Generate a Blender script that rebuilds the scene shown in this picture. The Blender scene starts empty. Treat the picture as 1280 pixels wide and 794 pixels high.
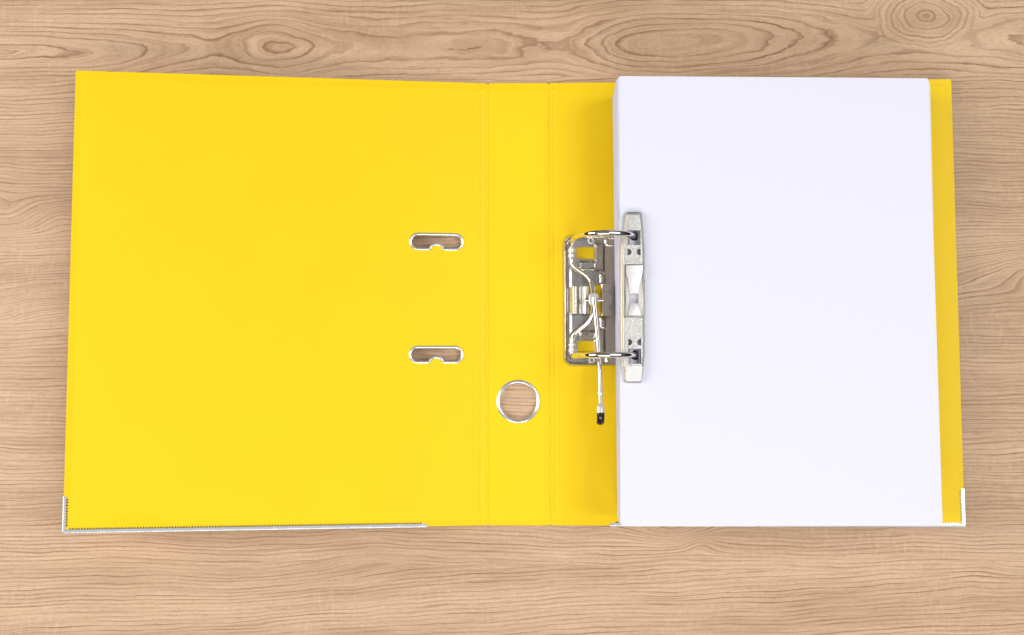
import bpy, bmesh, math, random
from mathutils import Vector, Matrix, Euler
from mathutils.geometry import delaunay_2d_cdt
random.seed(7)
scene = bpy.context.scene
COL = scene.collection
MM = 0.001

# ------------------------------------------------------------------ camera
cam_data = bpy.data.cameras.new('camera')
cam_data.sensor_width = 36.0
cam_data.lens = 1232.71 / 1280 * 36.0
cam_data.clip_start = 0.01
cam_data.clip_end = 50
cam = bpy.data.objects.new('camera', cam_data)
COL.objects.link(cam)
Rm = (Matrix.Rotation(0.06446, 4, 'X') @ Matrix.Rotation(0.00828, 4, 'Y') @ Matrix.Rotation(-0.00181, 4, 'Z'))
cam.matrix_world = Matrix.Translation((0, -0.0568, 0.7006)) @ Rm
scene.camera = cam

# ------------------------------------------------------------------ light
world = bpy.data.worlds.new('World')
scene.world = world
world.use_nodes = True
# studio room: pale ceiling, darker walls
wnt = world.node_tree
wtc = wnt.nodes.new('ShaderNodeTexCoord')
wsp = wnt.nodes.new('ShaderNodeSeparateXYZ')
wrp = wnt.nodes.new('ShaderNodeValToRGB')
wnt.links.new(wtc.outputs['Generated'], wsp.inputs[0])
wnt.links.new(wsp.outputs[2], wrp.inputs[0])
wrp.color_ramp.elements[0].position, wrp.color_ramp.elements[0].color = 0.25, (0.05, 0.05, 0.055, 1)
wrp.color_ramp.elements[1].position, wrp.color_ramp.elements[1].color = 0.75, (0.95, 0.97, 1.0, 1)
wnt.links.new(wrp.outputs[0], wnt.nodes['Background'].inputs['Color'])
wnt.nodes['Background'].inputs['Strength'].default_value = 0.28


def area_lamp(name, loc, target, sx, sy, power, color):
    d = bpy.data.lights.new(name, 'AREA')
    d.shape = 'RECTANGLE'
    d.size, d.size_y, d.energy, d.color = sx, sy, power, color
    o = bpy.data.objects.new(name, d)
    o.location = loc
    o.rotation_euler = (Vector(target) - Vector(loc)).to_track_quat('-Z', 'Y').to_euler()
    COL.objects.link(o)
    return o


area_lamp('softbox_lamp', (-2.0, 0.1, 1.35), (0, 0, 0), 1.5, 1.4, 40, (1.0, 0.985, 0.965))
area_lamp('softbox_lamp', (1.4, 0.1, 2.0), (0.1, 0, 0), 1.4, 1.4, 31, (0.97, 0.98, 1.0))
area_lamp('softbox_lamp', (-0.1, -1.35, 1.3), (0, 0, 0), 1.3, 0.5, 14.5, (1.0, 1.0, 1.0))

scene.view_settings.view_transform = 'Standard'
scene.view_settings.look = 'None'
scene.view_settings.exposure = -0.04
scene.view_settings.gamma = 1.0
scene.view_settings.use_curve_mapping = False


# ------------------------------------------------------------------ node helper
class V:
    """a scalar socket with arithmetic"""
    def __init__(self, nt, s): self.nt, self.s = nt, s

    def _op(self, op, *a, clamp=False):
        n = self.nt.nodes.new('ShaderNodeMath')
        n.operation = op
        n.use_clamp = clamp
        for i, x in enumerate((self,) + a):
            if isinstance(x, V): self.nt.links.new(x.s, n.inputs[i])
            else: n.inputs[i].default_value = x
        return V(self.nt, n.outputs[0])
    def __add__(s, o): return s._op('ADD', o)
    __radd__ = __add__
    def __sub__(s, o): return s._op('SUBTRACT', o)
    def __rsub__(s, o): return (s * -1) + o
    def __mul__(s, o): return s._op('MULTIPLY', o)
    __rmul__ = __mul__
    def __truediv__(s, o): return s._op('DIVIDE', o)
    def sqrt(s): return s._op('SQRT')
    def abs(s): return s._op('ABSOLUTE')
    def fract(s): return s._op('FRACT')
    def floor(s): return s._op('FLOOR')
    def exp(s): return s._op('EXPONENT')
    def sin(s): return s._op('SINE')
    def pow(s, p): return s._op('POWER', p)
    def gt(s, o): return s._op('GREATER_THAN', o)
    def smin(s, o, k): return s._op('SMOOTH_MIN', o, k)
    def max(s, o): return s._op('MAXIMUM', o)
    def min(s, o): return s._op('MINIMUM', o)
    def clamp(s): return s._op('ADD', 0.0, clamp=True)

    def step(s, a, b):
        n = s.nt.nodes.new('ShaderNodeMapRange')
        n.interpolation_type = 'SMOOTHSTEP'
        s.nt.links.new(s.s, n.inputs[0])
        n.inputs[1].default_value, n.inputs[2].default_value = a, b
        return V(s.nt, n.outputs[0])


def vec(nt, x, y, z=0.0):
    c = nt.nodes.new('ShaderNodeCombineXYZ')
    for i, q in enumerate((x, y, z)):
        if isinstance(q, V): nt.links.new(q.s, c.inputs[i])
        else: c.inputs[i].default_value = q
    return c.outputs[0]


def noise(nt, vector, scale=1.0, detail=2.0, rough=0.5):
    n = nt.nodes.new('ShaderNodeTexNoise')
    nt.links.new(vector, n.inputs['Vector'])
    n.inputs['Scale'].default_value = scale
    n.inputs['Detail'].default_value = detail
    n.inputs['Roughness'].default_value = rough
    return V(nt, n.outputs[0])


def mixc(nt, fac, a, b):
    m = nt.nodes.new('ShaderNodeMix')
    m.data_type = 'RGBA'
    if isinstance(fac, V): nt.links.new(fac.s, m.inputs[0])
    else: m.inputs[0].default_value = fac
    for i, q in ((6, a), (7, b)):
        if isinstance(q, tuple): m.inputs[i].default_value = q + (1,)
        else: nt.links.new(q, m.inputs[i])
    return m.outputs[2]


def new_mat(name):
    m = bpy.data.materials.new(name)
    m.use_nodes = True
    return m, m.node_tree, m.node_tree.nodes['Principled BSDF']


def coords(nt):
    t = nt.nodes.new('ShaderNodeTexCoord')
    s = nt.nodes.new('ShaderNodeSeparateXYZ')
    nt.links.new(t.outputs['Object'], s.inputs[0])
    return [V(nt, s.outputs[i]) * 1000.0 for i in range(3)]


def bump(nt, bsdf, h, strength, dist):
    b = nt.nodes.new('ShaderNodeBump')
    b.inputs['Strength'].default_value = strength
    b.inputs['Distance'].default_value = dist
    nt.links.new(h.s, b.inputs['Height'])
    nt.links.new(b.outputs[0], bsdf.inputs['Normal'])


# ------------------------------------------------------------------ materials
def wood_material():
    m, nt, b = new_mat('oak_laminate')
    x, y, z = coords(nt)
    # gentle wandering of every grain line
    w1 = noise(nt, vec(nt, x * 0.006, y * 0.012), 1, 3, .5) - 0.5
    w2 = noise(nt, vec(nt, x * 0.03 + 40, y * 0.10), 1, 3, .55) - 0.5
    w3 = noise(nt, vec(nt, x * 0.16 + 9, y * 0.55), 1, 2, .5) - 0.5
    # --- flat-sawn strip at the far side: nested cathedrals round a wandering ridge
    ridge = y - 187 - w1 * 14 - x * 0.012
    cr = nt.nodes.new('ShaderNodeValToRGB')
    cr.color_ramp.interpolation = 'B_SPLINE'
    stops = [(-420, 0), (-380, 1), (-300, 8), (-228, 18), (-195, 14), (-172, 9), (-148, 15), (-110, 20), (-60, 17), (-15, 18), (28, 22), (58, 14), (85, 7),
             (125, 6), (165, 11), (205, 17), (250, 23), (296, 25), (350, 21), (420, 15)]
    el = cr.color_ramp.elements
    while len(el) < len(stops): el.new(0.5)
    for e, (sx, sv) in zip(el, stops):
        e.position = (sx + 420) / 840
        e.color = (sv / 30, sv / 30, sv / 30, 1)
    nt.links.new(((x + w1 * 50 + 420) / 840.0).s, cr.inputs[0])
    depth = V(nt, cr.outputs[0]) * 34 + w2 * 3
    cath = (ridge * ridge + depth * depth).sqrt() / 3.3 + w2 * 0.45
    kx, ky = (x - 294) / 1.5, y - 206
    kw = noise(nt, vec(nt, x * 0.05, y * 0.07), 1, 3, .55) - 0.5
    knot = (kx * kx + ky * ky + 1.0).sqrt() / 2.7 + kw * 2.6
    cath = cath.smin(knot * 0.9 + 0.5, 1.5) + w3 * 0.08
    # --- quarter-sawn strip with a small eye at the left and a fork at the right
    def gauss(cx, cy, sx, sy, amp):
        gx, gy = (x - cx) / sx, (y - cy) / sy
        return ((gx * gx + gy * gy) * -1).exp() * amp
    mid = y / 2.7 + w1 * 8 + w2 * 0.8 + w3 * 0.12
    mid = mid + gauss(-368, 62, 30, 13, 5.2) + gauss(372, 24, 46, 15, -6.5) + gauss(-335, 62, 22, 8, -2.2)
    mid = mid - gauss(-318, -20, 70, 34, 9.0)
    # --- calm strip with a knot peeping out under the near edge of the binder
    low = y / 2.8 + w1 * 7 + w2 * 0.6 + w3 * 0.1 + gauss(106, -158, 24, 10, 6.0) + gauss(126, -170, 12, 6, -2.0)
    low = low + gauss(330, -112, 50, 12, 2.2)
    # --- near strip: long lines climbing gently to the right
    near = (y - x * 0.055) / 3.1 + w1 * 6 + w2 * 0.6 + w3 * 0.12 + gauss(-190, -186, 130, 26, 3.0)
    # strips are printed edge to edge
    i1 = y.gt(163.0)
    i2 = y.gt(-12.5)
    i3 = (y + 0.02 * x + w2 * 2).gt(-186.0)
    f = near + (low - near) * i3
    f = f + (mid - f) * i2
    f = f + (cath - f) * i1
    fr = f.fract()
    idx = f.floor()
    per = noise(nt, vec(nt, idx * 0.73 + 5.1, 0.0), 1, 0, .5)
    late = fr.pow(2.6)
    # line edge: sharp on one side, soft on the other
    edge = fr.step(0.66, 0.92) * (1 - fr.step(0.96, 1.0))
    strength = ((per - 0.24) * 2.7).min(1.0)
    strength = strength.max(0.10)
    along = noise(nt, vec(nt, x * 0.014, f * 0.9), 1, 2, .6).step(0.25, 0.60)
    line = edge * strength * (along * 0.75 + 0.25)
    # fibres and pores
    fib = noise(nt, vec(nt, x * 0.022, f * 1.9), 1, 4, .68)
    fine = noise(nt, vec(nt, x * 0.012 + 60, f * 2.6), 1, 3, .6).step(0.50, 0.72)
    por = noise(nt, vec(nt, x * 0.16, y * 1.0 + 17), 1, 3, .65).step(0.53, 0.72)
    chat = noise(nt, vec(nt, x * 0.33, y * 0.10), 1, 2, .55)
    chatmask = noise(nt, vec(nt, x * 0.012, y * 0.02 + 8), 1, 1, .5).step(0.45, 0.65)
    tone = noise(nt, vec(nt, x * 0.004, y * 0.035), 1, 3, .55)
    speck = noise(nt, vec(nt, x * 0.35, y * 0.8), 1, 3, .65)
    c = mixc(nt, tone.step(0.3, 0.7), (0.650, 0.438, 0.276), (0.490, 0.316, 0.187))
    c = mixc(nt, (late * 0.42 * strength).clamp(), c, (0.40, 0.21, 0.10))
    c = mixc(nt, (line * 1.0).clamp(), c, (0.22, 0.108, 0.046))
    c = mixc(nt, fine * 0.55, c, (0.30, 0.155, 0.072))
    c = mixc(nt, (por * 0.55).clamp(), c, (0.33, 0.18, 0.085))
    c = mixc(nt, ((fib - 0.42) * 2.6).clamp() * 0.60, c, (0.84, 0.59, 0.385))
    c = mixc(nt, ((chat - 0.5) * 2.2 * chatmask).clamp() * 0.45, c, (0.80, 0.57, 0.39))
    c = mixc(nt, ((speck - 0.50) * 3.2).clamp() * 0.55, c, (0.42, 0.24, 0.125))
    # knot heart
    kd = (kx * kx + ky * ky).sqrt() + kw * 10
    c = mixc(nt, (1 - kd.step(1.0, 9.0)) * 0.35, c, (0.34, 0.18, 0.085))
    nt.links.new(c, b.inputs['Base Color'])
    b.inputs['Roughness'].default_value = 0.52
    b.inputs['Specular IOR Level'].default_value = 0.35
    bump(nt, b, por * -1.0, 0.2, 0.0003)
    return m


def yellow_material(name, base, rough, coat):
    m, nt, b = new_mat(name)
    x, y, z = coords(nt)
    t = noise(nt, vec(nt, x * 0.02, y * 0.02, z * 0.02), 1, 3, .5)
    g = noise(nt, vec(nt, x * 1.3, y * 1.3, z * 1.3), 1, 3, .6)
    c = mixc(nt, t.step(0.25, 0.75) * 0.35, base, (base[0] * .985, base[1] * .955, base[2] * 1.2))
    c = mixc(nt, (g - 0.5).abs() * 0.25, c, (base[0] * .8, base[1] * .72, base[2]))
    nt.links.new(c, b.inputs['Base Color'])
    b.inputs['Roughness'].default_value = rough
    b.inputs['Specular IOR Level'].default_value = 0.2
    b.inputs['Coat Weight'].default_value = coat
    b.inputs['Coat Roughness'].default_value = 0.35
    bump(nt, b, g, 0.12, 0.0003)
    return m


def metal_material(name, col, rough, grain=0.0, gscale=2.0, metallic=1.0):
    m, nt, b = new_mat(name)
    x, y, z = coords(nt)
    b.inputs['Metallic'].default_value = metallic
    g = noise(nt, vec(nt, x * gscale, y * gscale, z * gscale), 1, 3, .65)
    sm = noise(nt, vec(nt, x * 0.12, y * 0.12, z * 0.12), 1, 3, .55)
    c = mixc(nt, ((g - 0.42) * 2.2).clamp() * min(1.0, grain * 1.3 + .08), col, tuple(q * .55 for q in col))
    nt.links.new(c, b.inputs['Base Color'])
    r = (sm - 0.5) * 0.16 + (g - 0.5) * 0.1 + rough
    nt.links.new(r.max(0.05).s, b.inputs['Roughness'])
    if grain: bump(nt, b, g, grain, 0.0004)
    return m


def paper_material():
    m, nt, b = new_mat('white_paper')
    x, y, z = coords(nt)
    g = noise(nt, vec(nt, x * 0.7, y * 0.7, z * 0.7), 1, 3, .6)
    c = mixc(nt, (g - 0.5).abs() * 0.2, (0.80, 0.79, 0.875), (0.77, 0.76, 0.845))
    nt.links.new(c, b.inputs['Base Color'])
    b.inputs['Roughness'].default_value = 0.75
    b.inputs['Specular IOR Level'].default_value = 0.25
    return m


M = dict(
    wood=wood_material(),
    cover=yellow_material('yellow_foil', (0.955, 0.640, 0.008), 0.42, 0.0),
    lining=yellow_material('yellow_lining', (0.965, 0.655, 0.010), 0.48, 0.0),
    chrome=metal_material('chrome', (0.80, 0.775, 0.74), 0.07),
    nickel=metal_material('nickel_plate', (0.70, 0.66, 0.61), 0.20, 0.22, 1.6),
    cast=metal_material('cast_zinc', (0.67, 0.645, 0.60), 0.42, 0.9, 0.95),
    satin=metal_material('satin_steel', (0.92, 0.905, 0.87), 0.38, 0.05, 1.5, 0.6),
    trim=metal_material('trim_steel', (0.86, 0.86, 0.87), 0.24, 0.0, 1.5, 0.65),
    eyelet=metal_material('eyelet_steel', (0.90, 0.90, 0.89), 0.24, 0.0, 1.5, 0.85),
    teeth=metal_material('shaded_teeth_steel', (0.30, 0.30, 0.31), 0.25),  # darkened steel: recess shade and dark reflections of the teeth painted in
    paper=paper_material(),
)
dm, dnt, db = new_mat('chrome_black_reflection')  # chrome lever tip: the black it reflects is put into the base colour
db.inputs['Base Color'].default_value = (0.018, 0.018, 0.02, 1)
db.inputs['Roughness'].default_value = 0.16
M['black'] = dm


# ------------------------------------------------------------------ mesh helpers (millimetres in, metres out)
def link(name, me, mat, parent=None, smooth=True, loc=(0, 0, 0), rot=None):
    o = bpy.data.objects.new(name, me)
    COL.objects.link(o)
    if mat and not me.materials: me.materials.append(mat)
    if smooth:
        me.set_sharp_from_angle(angle=math.radians(38))
    else:
        me.shade_flat()
    if parent: o.parent = parent
    o.location = [q * MM for q in loc]
    if rot: o.rotation_euler = rot
    return o


def mesh(name, vs, fs):
    me = bpy.data.meshes.new(name)
    me.from_pydata([(a * MM, b * MM, c * MM) for a, b, c in vs], [], fs)
    bm = bmesh.new(); bm.from_mesh(me)
    bmesh.ops.recalc_face_normals(bm, faces=bm.faces)
    bm.to_mesh(me); bm.free()
    me.update()
    return me


def inside(p, loop):
    x, y = p; c = False; n = len(loop)
    for i in range(n):
        x1, y1 = loop[i]; x2, y2 = loop[i - 1]
        if (y1 > y) != (y2 > y) and x < (x2 - x1) * (y - y1) / (y2 - y1) + x1: c = not c
    return c


def dist_loop(p, loop):
    best = 1e9; px, py = p; n = len(loop)
    for i in range(n):
        x1, y1 = loop[i - 1]; x2, y2 = loop[i]
        dx, dy = x2 - x1, y2 - y1
        l = dx * dx + dy * dy
        t = 0 if l == 0 else max(0, min(1, ((px - x1) * dx + (py - y1) * dy) / l))
        d = (px - x1 - t * dx) ** 2 + (py - y1 - t * dy) ** 2
        if d < best: best = d
    return math.sqrt(best)


def subdivide_loop(loop, step):
    out = []
    for i in range(len(loop)):
        a, b = loop[i - 1], loop[i]
        n = max(1, int(math.hypot(b[0] - a[0], b[1] - a[1]) / step))
        for k in range(n):
            out.append((a[0] + (b[0] - a[0]) * k / n, a[1] + (b[1] - a[1]) * k / n))
    return out


def inset_points(loop, d):
    """points at distance d inside a counter-clockwise loop"""
    out = []; n = len(loop)
    for i in range(n):
        a, p, b = loop[i - 1], loop[i], loop[(i + 1) % n]
        tx, ty = b[0] - a[0], b[1] - a[1]
        l = math.hypot(tx, ty) or 1
        out.append((p[0] - ty / l * d, p[1] + tx / l * d))
    return out


def slab(name, outer, holes, zf, thick, step=None, insets=(), extra=(), edge_step=None, keep_off=()):
    """triangulated plate with holes; zf(x, y, d) gives the top, thick (number or function) the depth"""
    if edge_step: outer = subdivide_loop(outer, edge_step)
    pts = list(outer); edges = [(i, (i + 1) % len(outer)) for i in range(len(outer))]
    for h in holes:
        s = len(pts); pts += h
        edges += [(s + i, s + (i + 1) % len(h)) for i in range(len(h))]
    free = []
    for d in insets: free += inset_points(outer, d)
    if step:
        xs = [p[0] for p in outer]; ys = [p[1] for p in outer]
        x = min(xs) + step / 2
        while x < max(xs):
            y = min(ys) + step / 2
            while y < max(ys):
                if all(abs(x - c) > 2.8 for c in keep_off): free.append((x, y))
                y += step
            x += step
    free += list(extra)
    for p in free:
        if inside(p, outer) and not any(inside(p, h) for h in holes) and dist_loop(p, outer) > 0.02:
            pts.append(p)
    r = delaunay_2d_cdt([Vector(p) for p in pts], edges, [], 0, 1e-5)
    v2 = [(p.x, p.y) for p in r[0]]
    tris = []
    for f in r[2]:
        cx = sum(v2[i][0] for i in f) / len(f); cy = sum(v2[i][1] for i in f) / len(f)
        if inside((cx, cy), outer) and not any(inside((cx, cy), h) for h in holes): tris.append(list(f))
    n = len(v2)
    top = []
    for p in v2: top.append((p[0], p[1], zf(p[0], p[1], dist_loop(p, outer))))
    th = thick if callable(thick) else (lambda x, y: thick)
    vs = top + [(a, b_, c - th(a, b_)) for a, b_, c in top]
    fs = [t for t in tris] + [[i + n for i in reversed(t)] for t in tris]
    cnt = {}
    for t in tris:
        for i in range(len(t)):
            e = (t[i], t[(i + 1) % len(t)])
            cnt[e] = 1
    for (a, b_) in cnt:
        if (b_, a) not in cnt: fs.append([b_, a, a + n, b_ + n])
    return mesh(name, vs, fs)


def rrect(x0, y0, x1, y1, r, n=6):
    out = []
    for cx, cy, a0 in ((x1 - r, y0 + r, -90), (x1 - r, y1 - r, 0), (x0 + r, y1 - r, 90), (x0 + r, y0 + r, 180)):
        for k in range(n + 1):
            a = math.radians(a0 + 90 * k / n)
            out.append((cx + r * math.cos(a), cy + r * math.sin(a)))
    return out


def circle(cx, cy, r, n=24):
    return [(cx + r * math.cos(2 * math.pi * k / n), cy + r * math.sin(2 * math.pi * k / n)) for k in range(n)]


def smooth_path(pts, per=6):
    P = [Vector(p) for p in pts]; out = []
    for i in range(len(P) - 1):
        a = P[i - 1] if i else P[0] * 2 - P[1]
        b, c = P[i], P[i + 1]
        d = P[i + 2] if i + 2 < len(P) else P[-1] * 2 - P[-2]
        for k in range(per):
            t = k / per
            out.append(0.5 * ((2 * b) + (c - a) * t + (2 * a - 5 * b + 4 * c - d) * t * t + (3 * b - a - 3 * c + d) * t ** 3))
    out.append(P[-1])
    return out


def tube_data(path, rad, seg=14, cap=True, flat=1.0):
    """tube along a path; rad number or list; flat squashes the section's second axis"""
    vs, fs = [], []
    n = len(path)
    t0 = (path[1] - path[0]).normalized()
    up = Vector((0, 0, 1)) if abs(t0.z) < 0.9 else Vector((0, 1, 0))
    nrm = (up - t0 * up.dot(t0)).normalized()
    for i, p in enumerate(path):
        t = (path[min(i + 1, n - 1)] - path[max(i - 1, 0)]).normalized()
        nrm = (nrm - t * nrm.dot(t)).normalized()
        bn = t.cross(nrm)
        r = rad[i] if isinstance(rad, (list, tuple)) else rad
        for k in range(seg):
            a = 2 * math.pi * k / seg
            vs.append(tuple(p + bn * (math.cos(a) * r) + nrm * (math.sin(a) * r * flat)))
    for i in range(n - 1):
        for k in range(seg):
            k2 = (k + 1) % seg
            fs.append([i * seg + k, i * seg + k2, (i + 1) * seg + k2, (i + 1) * seg + k])
    if cap:
        fs.append(list(range(seg))[::-1]); fs.append([(n - 1) * seg + k for k in range(seg)])
    return vs, fs


def join(parts):
    vs, fs = [], []
    for v, f in parts:
        o = len(vs); vs += v; fs += [[i + o for i in q] for q in f]
    return vs, fs


def sweep_loop(loop, profile):
    """closed loop (ccw) swept with an open profile of (outward offset, z)"""
    n = len(loop); m = len(profile); vs, fs = [], []
    for i in range(n):
        a, p, b = loop[i - 1], loop[i], loop[(i + 1) % n]
        tx, ty = b[0] - a[0], b[1] - a[1]; l = math.hypot(tx, ty)
        nx, ny = ty / l, -tx / l
        for o, z in profile: vs.append((p[0] + nx * o, p[1] + ny * o, z))
    for i in range(n):
        j = (i + 1) % n
        for k in range(m - 1): fs.append([i * m + k, j * m + k, j * m + k + 1, i * m + k + 1])
    return vs, fs


def box_data(x0, y0, z0, x1, y1, z1):
    vs = [(x, y, z) for x in (x0, x1) for y in (y0, y1) for z in (z0, z1)]
    return vs, [[0, 1, 3, 2], [4, 6, 7, 5], [0, 4, 5, 1], [2, 3, 7, 6], [0, 2, 6, 4], [1, 5, 7, 3]]


def prism_data(poly, z0, z1):
    n = len(poly)
    return ([(a, b, z0) for a, b in poly] + [(a, b, z1) for a, b in poly],
            [list(range(n))[::-1], list(range(n, 2 * n))] + [[i, (i + 1) % n, n + (i + 1) % n, n + i] for i in range(n)])


def bevel(me, w, seg=2):
    bm = bmesh.new(); bm.from_mesh(me)
    es = [e for e in bm.edges if len(e.link_faces) == 2 and e.calc_face_angle() > 0.5]
    bmesh.ops.bevel(bm, geom=es, offset=w * MM, segments=seg, affect='EDGES', profile=0.6)
    bm.to_mesh(me); bm.free()
    return me


def thing(name, label, cat, loc=(0, 0, 0)):
    o = bpy.data.objects.new(name, None)
    COL.objects.link(o)
    o.location = [q * MM for q in loc]
    o.empty_display_size = 0.02
    o['label'] = label; o['category'] = cat
    return o


def sst(t):
    t = max(0, min(1, t)); return t * t * (3 - 2 * t)


def boxf(x, y, x0, y0, x1, y1, s):
    """smooth plateau: 1 inside the rectangle, 0 outside, slope width s"""
    d = min(x - x0, x1 - x, y - y0, y1 - y)
    return sst(d / s + 0.5)


# ------------------------------------------------------------------ the table top
me = mesh('tabletop', *box_data(-700, -480, -24, 700, 480, 0))
bevel(me, 1.5)
table = link('tabletop', me, M['wood'])
table['kind'] = 'structure'

# ------------------------------------------------------------------ the binder
T = 2.5
XF1, XF2 = -22.75, 20.9
W, H2 = 285.4, 157.5
AL, BR = 0.1156, 0.020
binder = thing('ring_binder', 'open yellow lever arch binder lying on the wooden table', 'binder')


def round_edge(d, r=0.6):
    return 0 if d >= r else -(r - math.sqrt(max(0, r * r - (r - d) ** 2)))


def stadium(cx, cy, L, h, n=10, notch=0.0):
    r = h / 2; out = []
    # counter-clockwise from bottom left, the notch bulging up from the bottom edge
    x0, x1 = cx - L / 2 + r, cx + L / 2 - r
    if notch:
        out += [(x0 + (cx - 5.9 - x0) * k / 6, cy - r) for k in range(6)]
        out += [(cx - 5.9, cy - r), (cx - 5.3, cy - r + .15)]
        out += [(cx + 4.9 * math.cos(math.radians(q)), cy - r + .2 + notch * math.sin(math.radians(q))) for q in range(170, 9, -10)]
        out += [(cx + 5.3, cy - r + .15)]
        out += [(cx + 5.9 + (x1 - cx - 5.9) * k / 6, cy - r) for k in range(6)]
    else:
        out += [(x0 + (x1 - x0) * k / 12, cy - r) for k in range(12)]
    for k in range(n + 1):
        a = math.radians(-90 + 180 * k / n); out.append((x1 + r * math.cos(a), cy + r * math.sin(a)))
    for k in range(1, 8):
        out.append((x1 + (x0 - x1) * k / 8, cy + r))
    for k in range(n):
        a = math.radians(90 + 180 * k / n); out.append((x0 + r * math.cos(a), cy + r * math.sin(a)))
    return out


def wave(x, y, s):
    return 0.22 * math.sin(x * 0.021 + s) * math.sin(y * 0.017 + 2 * s) + 0.10 * math.sin(x * 0.06 + y * 0.045 + s)


def panel(name, x0, x1, holes, creases, seed, hinge_left, hinge_right):
    """a board and the lining glued on it, built round the hinge at x = 0"""
    outer = rrect(x0, -H2, x1, H2, 1.4, 4)

    def zf(x, y, d):
        z = round_edge(d, .16) + wave(x, y, seed) * sst(min(d, 30) / 30)
        for c in creases: z -= 0.46 * math.exp(-((x - c) / 0.75) ** 2)
        return z
    ex = []
    for c in creases:
        for dx in (-2, -1.4, -.9, -.45, 0, .45, .9, 1.4, 2):
            ex += [(c + dx, -H2 + 3 + k * 6.2) for k in range(51)]
    me = slab(name, outer, holes, zf, lambda x, y: T, 9, (0.15, 0.4, 0.7), ex, 6, creases)
    board = link(name, me, M['cover'], binder)
    lx0 = x0 + (0.06 if hinge_left else 4.6)
    lx1 = x1 - (0.06 if hinge_right else 4.6)
    lout = rrect(lx0, -H2 + 4.3, lx1, H2 - 4.3, 0.5, 3)
    bo = outer
    me = slab('lining', lout, holes, lambda x, y, d: zf(x, y, 40 if x1 - x0 > 80 else min(abs(x - x0), abs(x1 - x))) + 0.20 + round_edge(d, .12),
              0.16, 9, (0.06, 0.2), ex, 6, creases)
    link('lining', me, M['lining'], board)
    return board


SY = (41.9, -38.1)
slot_holes = [stadium(-36.6, sy, 35.8, 9.8, 10, 3.3) for sy in SY]
front = panel('front_cover', -W, 0, slot_holes, (-5.0, -1.2), 0.4, False, True)
front.location = (XF1 * MM, 0, T * MM)
front.rotation_euler = (0, AL, 0)
spine_hole = circle(0, 0, 13.9, 48)
spine_hole = [(a + (-1.5 - XF1), b - 71.2) for a, b in spine_hole]
spine = panel('spine', 0.02, XF2 - XF1 - 0.02, [spine_hole], (), 1.7, True, True)
spine.location = (XF1 * MM, 0, (T + .05) * MM)
back = panel('back_cover', 0, W + 1.0, [], (3.8,), 2.9, True, False)
back.location = (XF2 * MM, 0, (T + .05) * MM)
back.rotation_euler = (0, -BR, 0)

EYE = [(1.45, 0.22), (1.38, 0.62), (1.05, 0.95), (0.45, 1.08), (-0.15, 0.95), (-0.5, 0.55), (-0.62, 0.0), (-0.62, -2.45)]
for sy in SY:
    me = mesh('slot_eyelet', *sweep_loop(stadium(-36.6, sy, 35.8, 9.8, 12, 3.3), EYE))
    link('slot_eyelet', me, M['eyelet'], front)
RING = [(1.7, 0.22), (1.6, 0.8), (1.1, 1.2), (0.4, 1.3), (-0.3, 1.1), (-0.75, 0.5), (-0.85, -0.2), (-0.85, -2.45)]
me = mesh('finger_ring', *sweep_loop(circle(-1.5 - XF1, -71.2, 13.6, 64), RING))
link('finger_ring', me, M['eyelet'], spine)


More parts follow.
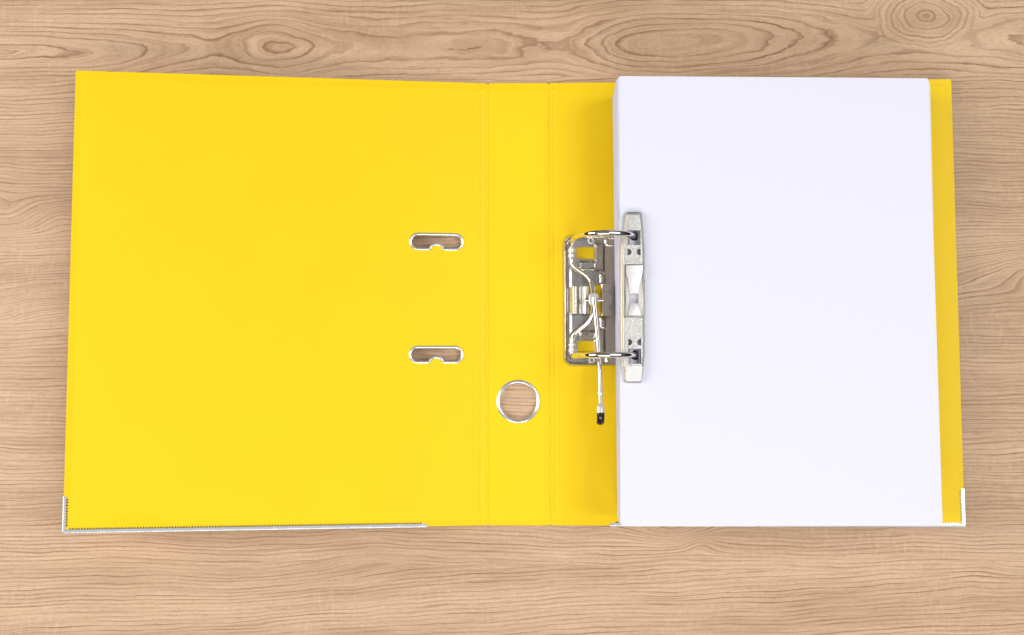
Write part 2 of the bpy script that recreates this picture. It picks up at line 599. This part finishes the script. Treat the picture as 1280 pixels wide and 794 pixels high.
def edge_trim(board, xc, xe, s, up):
    """steel protector folded round the bottom edge from corner xc to xe, turning up the side; s = outward x sign"""
    y0 = -H2
    parts = []
    lo, hi = min(xc, xe), max(xc, xe)
    tz, w = 0.34, 1.8
    # folded channel in section: top flange, rounded nose, bottom flange
    prof = [(w, 0.06), (w, tz), (0.3, tz), (-0.35, tz - .15), (-0.75, -0.4), (-0.75, -T + .2), (-0.45, -T - .02), (w, -T - .02)]

    def run(a, b, f):
        n = len(prof); vs = [f(a, o, z) for o, z in prof] + [f(b, o, z) for o, z in prof]
        fs = [[i, i + 1, n + i + 1, n + i] for i in range(n - 1)]
        return vs, fs
    cut = 1.2
    A, B = (lo + cut, hi) if s < 0 else (lo, hi - cut)
    parts.append(run(A, B, lambda t, o, z: (t, y0 + o, z)))
    parts.append(run(y0 + cut, y0 + up, lambda t, o, z: (xc - s * o, t, z)))
    # rounded corner: fan of the same section
    cx, cy = xc - s * cut, y0 + cut
    ring = []
    for k in range(7):
        a = math.radians(90 * k / 6)
        dx, dy = s * math.sin(a), -math.cos(a)
        ring.append([(cx + dx * (cut - o), cy + dy * (cut - o), z) for o, z in prof if o <= cut] )
    m = len(ring[0]); vs = [p for r in ring for p in r]
    fs = [[i * m + k, i * m + k + 1, (i + 1) * m + k + 1, (i + 1) * m + k] for i in range(6) for k in range(m - 1)]
    # close the corner top with a small cap
    parts.append((vs, fs))
    parts.append(prism_data([(cx - s * .9, cy - 1.0), (cx + s * .9, cy - 1.0), (cx + s * 1.0, cy - .6), (cx + s * 1.0, cy + .9), (cx - s * .9, cy + .9)], 0.1, tz - .02))
    o = link('edge_trim', mesh('edge_trim', *join(parts)), M['trim'], board)
    teeth = []
    L = hi - lo
    n = int((L - 6) / 1.9)
    for k in range(n):
        a = lo + 4 + k * 1.9
        zt, zb = tz, 0.215
        teeth.append(([(a, y0 + w + .01, zt), (a + 1.15, y0 + w + .01, zt), (a + 0.85, y0 + w + 1.15, zb), (a + .3, y0 + w + 1.15, zb),
                       (a, y0 + w + .01, zb - .1), (a + 1.15, y0 + w + .01, zb - .1)],
                      [[0, 1, 2, 3], [0, 3, 4], [1, 5, 2], [4, 3, 2, 5]]))
    for k in range(int((up - 5) / 1.9)):
        a = y0 + 4 + k * 1.9
        xx = xc - s * (w + .01); x2 = xc - s * (w + 1.15)
        teeth.append(([(xx, a, tz), (xx, a + 1.15, tz), (x2, a + .85, .215), (x2, a + .3, .215), (xx, a, .1), (xx, a + 1.15, .1)],
                      [[0, 1, 2, 3], [0, 3, 4], [1, 5, 2], [4, 3, 2, 5]]))
    t = link('trim_teeth', mesh('trim_teeth', *join(teeth)), M['teeth'], board, smooth=False)
    t['kind'] = 'stuff'


edge_trim(front, -W, -W + 243, -1, 24)
edge_trim(back, W + 1.0, 41.5, 1, 26)

# ------------------------------------------------------------------ the lever arch mechanism
PX0, PX1, PY0, PY1 = 30.2, 96, -46.6, 47.0
PZ = 4.3
cut_holes = [rrect(40, 29.6, 52.3, 38.2, .8, 4), rrect(40.2, -36.6, 52.4, -28.6, .8, 4), rrect(48.6, -11, 61.5, 11, 1, 4)]
rivet_spots = [(50.4, 42.8), (50.4, -42.0)]


def plate_z(x, y, d):
    z = PZ
    z += 1.7 * math.exp(-((d - 1.7) / 1.0) ** 2) if x < 90 else 0
    z -= 1.2 * sst((0.9 - d) / 0.9)
    z += 0.55 * math.exp(-((d - 4.6) / 0.6) ** 2) if x < 70 else 0
    # embossed bridges beside the two square openings
    z += 2.3 * boxf(x, y, 53.2, 21.5, 59.5, 40.5, 1.8)
    z += 2.3 * boxf(x, y, 53.4, -39.5, 59.5, -20.5, 1.8)
    z += 1.6 * boxf(x, y, 42.5, 22.6, 59, 27.6, 1.6)
    z += 1.6 * boxf(x, y, 42.5, -26.8, 59, -21.8, 1.6)
    z += 1.2 * boxf(x, y, 60.5, 39.5, 68.5, 43.5, 1.4)
    z += 1.2 * boxf(x, y, 60.5, -44.0, 68.5, -40.0, 1.4)
    z += 1.5 * boxf(x, y, 57.0, 12.5, 60.0, 18.5, 1.4)
    z += 1.5 * boxf(x, y, 57.0, -19.0, 60.0, -12.5, 1.4)
    return min(z, PZ + 2.4)


outer = rrect(PX0, PY0, PX1, PY1, 6.5, 8)
me = slab('mechanism_plate', outer, cut_holes, plate_z, lambda x, y: 0.8, 0.9, (.25, .55, .9, 1.25, 1.6, 1.95, 2.3, 2.7, 3.2), (), 0.9)
plate = link('mechanism_plate', me, M['nickel'], binder)
plate['label'] = 'stamped nickel plate carrying the rings and the lever'

for rx, ry in rivet_spots:
    vs, fs = sweep_loop(circle(rx, ry, 1.9, 20), [(0.5, PZ - .05), (0.35, PZ + .75), (0, PZ + .9), (-.5, PZ + .75), (-.75, PZ - 0.2)])
    c = circle(rx, ry, 1.25, 20)
    link('rivet', mesh('rivet', *join([(vs, fs), prism_data(c, PZ - .1, PZ + .1)])), M['satin'], plate)

RY = (39.3, -39.9)
XP, XH = 36.2, 76.0
for ry in RY:
    arch = [(XP, ry, 9.5), (XP, ry, 20), (36.6, ry, 34), (37.8, ry, 46), (41.0, ry, 55.5), (47, ry, 62), (55, ry, 64.5), (63, ry, 63.2),
            (70, ry, 59.3), (74.4, ry, 54.4), (75.9, ry, 51.0)]
    path = smooth_path(arch, 8)
    rad = [1.9] * (len(path) - 3) + [1.85, 1.6, 1.2]
    link('ring', mesh('ring', *tube_data(path, rad, 20)), M['chrome'], plate)
    # fixed post standing up through the paper
    pp = [Vector((XH, ry, z)) for z in (4.2, 20, 40, 48.2, 48.9, 49.0)]
    link('post', mesh('post', *tube_data(pp, [2, 2, 2, 2, 1.7, 1.3], 18)), M['chrome'], plate)

# torsion wires from each ring foot to the lever pivot, with their collars
def wire(sgn):
    ry = RY[0] if sgn > 0 else RY[1]
    y = lambda q: q * sgn
    p = [(XP, ry, 9.5), (XP, ry - sgn * 2, 8.2), (XP + .1, y(33), 8), (XP + .3, y(28), 8), (37.6, y(24.4), 8.4), (42, y(20.5), 9.8), (46.6, y(16.8), 11.6),
         (49.6, y(12.5), 13.6), (50.6, y(7.5), 15.6), (50.8, y(3), 17)]
    path = smooth_path(p, 7)
    link('torsion_wire', mesh('torsion_wire', *tube_data(path, 1.55, 14)), M['chrome'], plate)
    cols = []
    for a, b in ((36.6, 33.6), (32.9, 30.2)):
        q = [Vector((XP + .15, y(a), 8)), Vector((XP + .15, y(a - .4), 8)), Vector((XP + .2, y(b + .4), 8)), Vector((XP + .2, y(b), 8))]
        cols.append(tube_data(q, [1.9, 2.4, 2.4, 1.9], 16))
    link('collar', mesh('collar', *join(cols)), M['satin'], plate)


wire(1); wire(-1)


# sprung leaf left of the pivot: a strip of sheet rolled into two humps
def ribbon(profile, y0, y1, t=0.7, ny=2):
    vs, fs = [], []; n = len(profile)
    nr = []
    for i in range(n):
        a, b = profile[max(i - 1, 0)], profile[min(i + 1, n - 1)]
        tx, tz = b[0] - a[0], b[1] - a[1]; l = math.hypot(tx, tz)
        nr.append((-tz / l, tx / l))
    for y in (y0, y1):
        for (x, z), (nx, nz) in zip(profile, nr):
            vs.append((x, y, z)); vs.append((x - nx * t, y, z - nz * t))
    m = 2 * n
    for i in range(n - 1):
        a = 2 * i
        fs += [[a, a + 2, m + a + 2, m + a], [a + 1, m + a + 1, m + a + 3, a + 3], [a, a + 1, a + 3, a + 2], [m + a, m + a + 2, m + a + 3, m + a + 1]]
    fs += [[0, m, m + 1, 1], [m - 2, m - 1, 2 * m - 1, 2 * m - 2]]
    return vs, fs


pr = smooth_path([(34.6, 0, 5.3), (35.4, 0, 8.5), (37.2, 0, 11.3), (39.4, 0, 11.6), (41.0, 0, 9.8), (42.2, 0, 8.6), (43.6, 0, 9.4), (45.2, 0, 11.4), (47.2, 0, 11.6), (48.6, 0, 9.6), (49.0, 0, 6.0)], 5)
me = mesh('spring_leaf', *ribbon([(p.x, p.z) for p in pr], -9.6, 9.4))
link('spring_leaf', me, M['nickel'], plate)
# upright cheek right of the pivot with two rounded lobes cut from its top edge
cheek = []
N = 30
prof = []
for k in range(N + 1):
    yy = -11.4 + 22.2 * k / N
    prof.append((yy, 1.5 * math.cos(yy / 22.2 * 4 * math.pi)))
vs, fs = [], []
for yy, q in prof:
    for x, z in ((56.6, 5.0), (56.6, 13.6), (57.4, 14.8), (63.4 + q, 13.2), (63.2 + q, 12.5), (57.8, 13.8), (57.4, 12.6), (57.4, 5.0)): vs.append((x, yy, z))
for i in range(N):
    for k in range(8):
        k2 = (k + 1) % 8
        fs.append([i * 8 + k, i * 8 + k2, (i + 1) * 8 + k2, (i + 1) * 8 + k])
fs += [list(range(8)), [N * 8 + k for k in range(7, -1, -1)]]
link('pivot_cheek', mesh('pivot_cheek', vs, fs), M['nickel'], plate)
# pivot block and its rivet heads
pb = []
pb.append(prism_data([(48.4, -4.2), (53.4, -4.2), (54.2, -2), (54.2, 2), (53.2, 4), (48.6, 4), (47.6, 2), (47.6, -2)], 15.2, 20.6))
me = mesh('pivot_block', *join(pb)); bevel(me, .7, 3)
link('pivot_block', me, M['satin'], plate)
pin = [Vector((44.8, -0.4, 16.8)), Vector((45.2, -0.4, 16.8)), Vector((57.6, -0.4, 16.8)), Vector((58.0, -0.4, 16.8))]
link('pivot_pin', mesh('pivot_pin', *tube_data(pin, [1.0, 1.5, 1.5, 1.0], 16)), M['chrome'], plate)

# the lever with its thumb tip
lv = smooth_path([(51.2, 1, 21.2), (51.8, -6, 21.8), (52.6, -16, 22.6), (53.6, -30, 24.0), (54.3, -45, 25.4), (54.5, -58, 26.6), (54.5, -68, 27.4), (54.5, -72.5, 27.8)], 6)
n = len(lv)
link('lever', mesh('lever', *tube_data(lv, [1.9 - .45 * min(1, i / n * 1.5) for i in range(n)], 14, True, 0.7)), M['chrome'], plate)
neck = [Vector((54.5, q, 27.8 + z)) for q, z in ((-63.6, 0), (-64, 0), (-65.6, 0), (-66, 0))]
link('lever_collar', mesh('lever_collar', *tube_data(neck, [1.7, 2.1, 2.1, 1.7], 14, True, .8)), M['satin'], plate)
tp = smooth_path([(54.5, -71.5, 27.9), (54.5, -74, 28.4), (54.5, -77.5, 28.9), (54.5, -81, 28.4), (54.5, -84, 26.6), (54.4, -85.6, 24.0)], 6)
nt_ = len(tp)
link('lever_shoe', mesh('lever_shoe', *tube_data(tp[:14], [1.4 + 1.2 * sst(i / 8) for i in range(14)], 16, True, .55)), M['satin'], plate)
me = mesh('lever_tip', *tube_data(tp[13:], [2.55, 2.6] + [2.6] * (len(tp[13:]) - 4) + [2.4, 1.7], 18, True, .62))
link('lever_tip', me, M['black'], plate)['label'] = 'chrome thumb tip of the lever, dark reflection put into its colour'

# ------------------------------------------------------------------ the paper stack
stack = thing('paper_stack', 'thick stack of blank white paper held on the binder rings', 'paper', (65.6, 0, 6))
PXL = 65.6
sheet_holes = [circle(XH - PXL - .9, ry, 4.1, 12) for ry in RY]
outer = rrect(0, -2 - 148.5, 210, -2 + 148.5, 1.5, 3)
sheet_me = slab('sheet', outer, sheet_holes, lambda x, y, d: 0.0, 0.082)
sheet_me.materials.append(M['paper'])
NS, TOP = 380, 26
rng = random.Random(3)
block = []
base_v = [tuple(v.co / MM) for v in sheet_me.vertices]
base_f = [list(p.vertices) for p in sheet_me.polygons]
drift = 0
for i in range(NS):
    t = i / (NS - 1)
    zl, zr = 6.5 + (50.75 - 6.5) * t, 8.6 + (42.8 - 8.6) * t
    tilt = math.atan2(zl - zr, 210)
    drift = drift * .93 + rng.gauss(0, .13)
    dx, dy, rz = drift - 0.5 * (1 - t) + rng.gauss(0, .16), rng.gauss(0, .5) * .6, rng.gauss(0, .0006) - .0010 * t
    dx += 2.4 * (1 - t)
    rz += 0.0048 * (1 - t)
    if i in (60, 150, 151, 240, 300): dx -= .5
    k = NS - 1 - i
    if k == 0: dx, dy, rz = 0.3, 0.8, -0.0060
    elif k < 5: dx, dy, rz = 1.2 + rng.gauss(0, .5), -0.3 + rng.gauss(0, .6), -0.0015 + rng.gauss(0, .0018)
    elif k < TOP: dx += .25
    mat = Matrix.Translation((dx, dy, zl - 6)) @ Matrix.Rotation(tilt, 4, 'Y') @ Matrix.Rotation(rz, 4, 'Z')
    if k < TOP:
        o = bpy.data.objects.new('sheet', sheet_me)
        COL.objects.link(o); o.parent = stack
        mat.translation = mat.translation * MM
        o.matrix_local = mat
    else:
        block.append(([tuple(mat @ Vector(v)) for v in base_v], base_f))
vs, fs = join(block)
me = bpy.data.meshes.new('sheet_block')
me.from_pydata([(a * MM, b * MM, c * MM) for a, b, c in vs], [], fs)
o = link('lower_sheets', me, M['paper'], stack, smooth=False)
o['kind'] = 'stuff'

# ------------------------------------------------------------------ the compressor bar on the paper
bar = thing('compressor_bar', 'tapered grey cast metal compressor bar clamped on the white paper', 'clamp bar', (74, -1.6, 51.4))
bar.rotation_euler = (0, math.atan2(8, 210), -0.006)
outl = [(-4.2, -56.6), (4.2, -56.6), (5.4, -56.1), (6.1, -54.8), (8.0, -38), (8.1, 0), (8.1, 30), (7.4, 44), (6.3, 55.0), (5.7, 56.1), (4.7, 56.5), (-2.8, 56.5), (-3.8, 56.1), (-4.4, 55.0), (-7.9, 30), (-8.0, 0), (-8.0, -38), (-6.1, -54.8), (-5.4, -56.1)]
hT = rrect(-3.5, 34.2, 5.0, 43.9, .5, 3)
hB = rrect(-3.2, -44.0, 5.2, -34.2, .5, 3)


def half(cx, cy, s):
    pts = [(cx, cy - 2.1), (cx + s * .8, cy - 2.1)] + [(cx + s * (0.8 + 1.9 * math.cos(a)), cy + 2.1 * math.sin(a)) for a in [math.radians(q) for q in (-60, -30, 0, 30, 60)]] + [(cx + s * .8, cy + 2.1), (cx, cy + 2.1)]
    return pts if s > 0 else pts[::-1]


bh = [hT, hB, half(-3.6, 29.6, 1), half(5.1, 29.6, -1), half(-3.3, -29.9, 1), half(5.3, -29.9, -1), rrect(-2.2, -4.2, 3.8, 1.9, .3, 2)]


def bar_z(x, y, d):
    z = 1.7 + 1.9 * sst(d / 2.1)
    z -= 1.6 * sst((-44.5 - y) / 12)
    z -= 1.5 * boxf(x, y, -5.2, -13.3, 6.6, 21.2, .7)
    z += 0.25 * boxf(x, y, -6.1, -14.3, 7.4, 22.2, .7) * (1 - boxf(x, y, -5.2, -13.3, 6.6, 21.2, .7))
    return z


me = slab('bar_body', outl, bh, bar_z, lambda x, y: 1.6, 0.8, (.3, .7, 1.1, 1.5, 2.0), [(x, -13.3 + q) for x in [k * .5 - 5 for k in range(24)] for q in (-.4, 0, .4)], .8)
body = link('bar_body', me, M['cast'], bar)

sl = [(-4.6, 20.6), (-4.6, 16.2), (-4.3, 13.6), (-3.4, 12.6), (-2.0, 2.4), (3.4, 2.4), (5.0, 12.6), (5.8, 13.6), (6.1, 16.2), (6.1, 20.6)]
vs, fs = prism_data(sl, 2.2, 3.1)
me = mesh('slider', [(a, b_, c + (max(0, (b_ - 2.4) / 18.2) * 1.9 if c > 3 else 0)) for a, b_, c in vs], fs); bevel(me, .35)
slider = link('slider', me, M['satin'], bar)
for k in range(5):
    hw = 3.4 - k * .28
    me = mesh('ridge', *box_data(.75 - hw, 18.7 - k * 1.75, 4.6 - k * .19, .75 + hw, 19.3 - k * 1.75, 5.15 - k * .19)); bevel(me, .15, 1)
    link('ridge', me, M['satin'], slider)
me = mesh('wedge', [(-2.0, -4.6, 2.3), (3.4, -4.6, 2.3), (5.2, -12.6, 2.3), (-3.6, -12.6, 2.3), (-1.8, -4.8, 3.0), (3.2, -4.8, 3.0), (4.7, -12.2, 4.0), (-3.1, -12.2, 4.0)],
          [[0, 1, 2, 3], [4, 5, 6, 7], [0, 1, 5, 4], [1, 2, 6, 5], [2, 3, 7, 6], [3, 0, 4, 7]])
bevel(me, .25)
link('wedge', me, M['satin'], bar)
tab = [(-4.4, -55.4), (4.6, -55.4), (5.4, -54.6), (6.2, -45.4), (-4.8, -45.4), (-5.0, -54.4)]
vs, fs = prism_data(tab, 3.4, 3.8)
me = mesh('end_tab', [(a, b_, c - 1.6 * max(0, (-45.4 - b_) / 10)) for a, b_, c in vs], fs); bevel(me, .12, 1)
link('end_tab', me, M['satin'], bar)
# spring strips seen inside the two ring openings
for cy in (39.0, -39.1):
    for cx in (-2.7, 4.2):
        me = mesh('guide_rail', *box_data(cx - .45, cy - 4.6, .5, cx + .45, cy + 4.6, 2.6)); bevel(me, .15, 1)
        link('guide_rail', me, M['teeth'], bar)
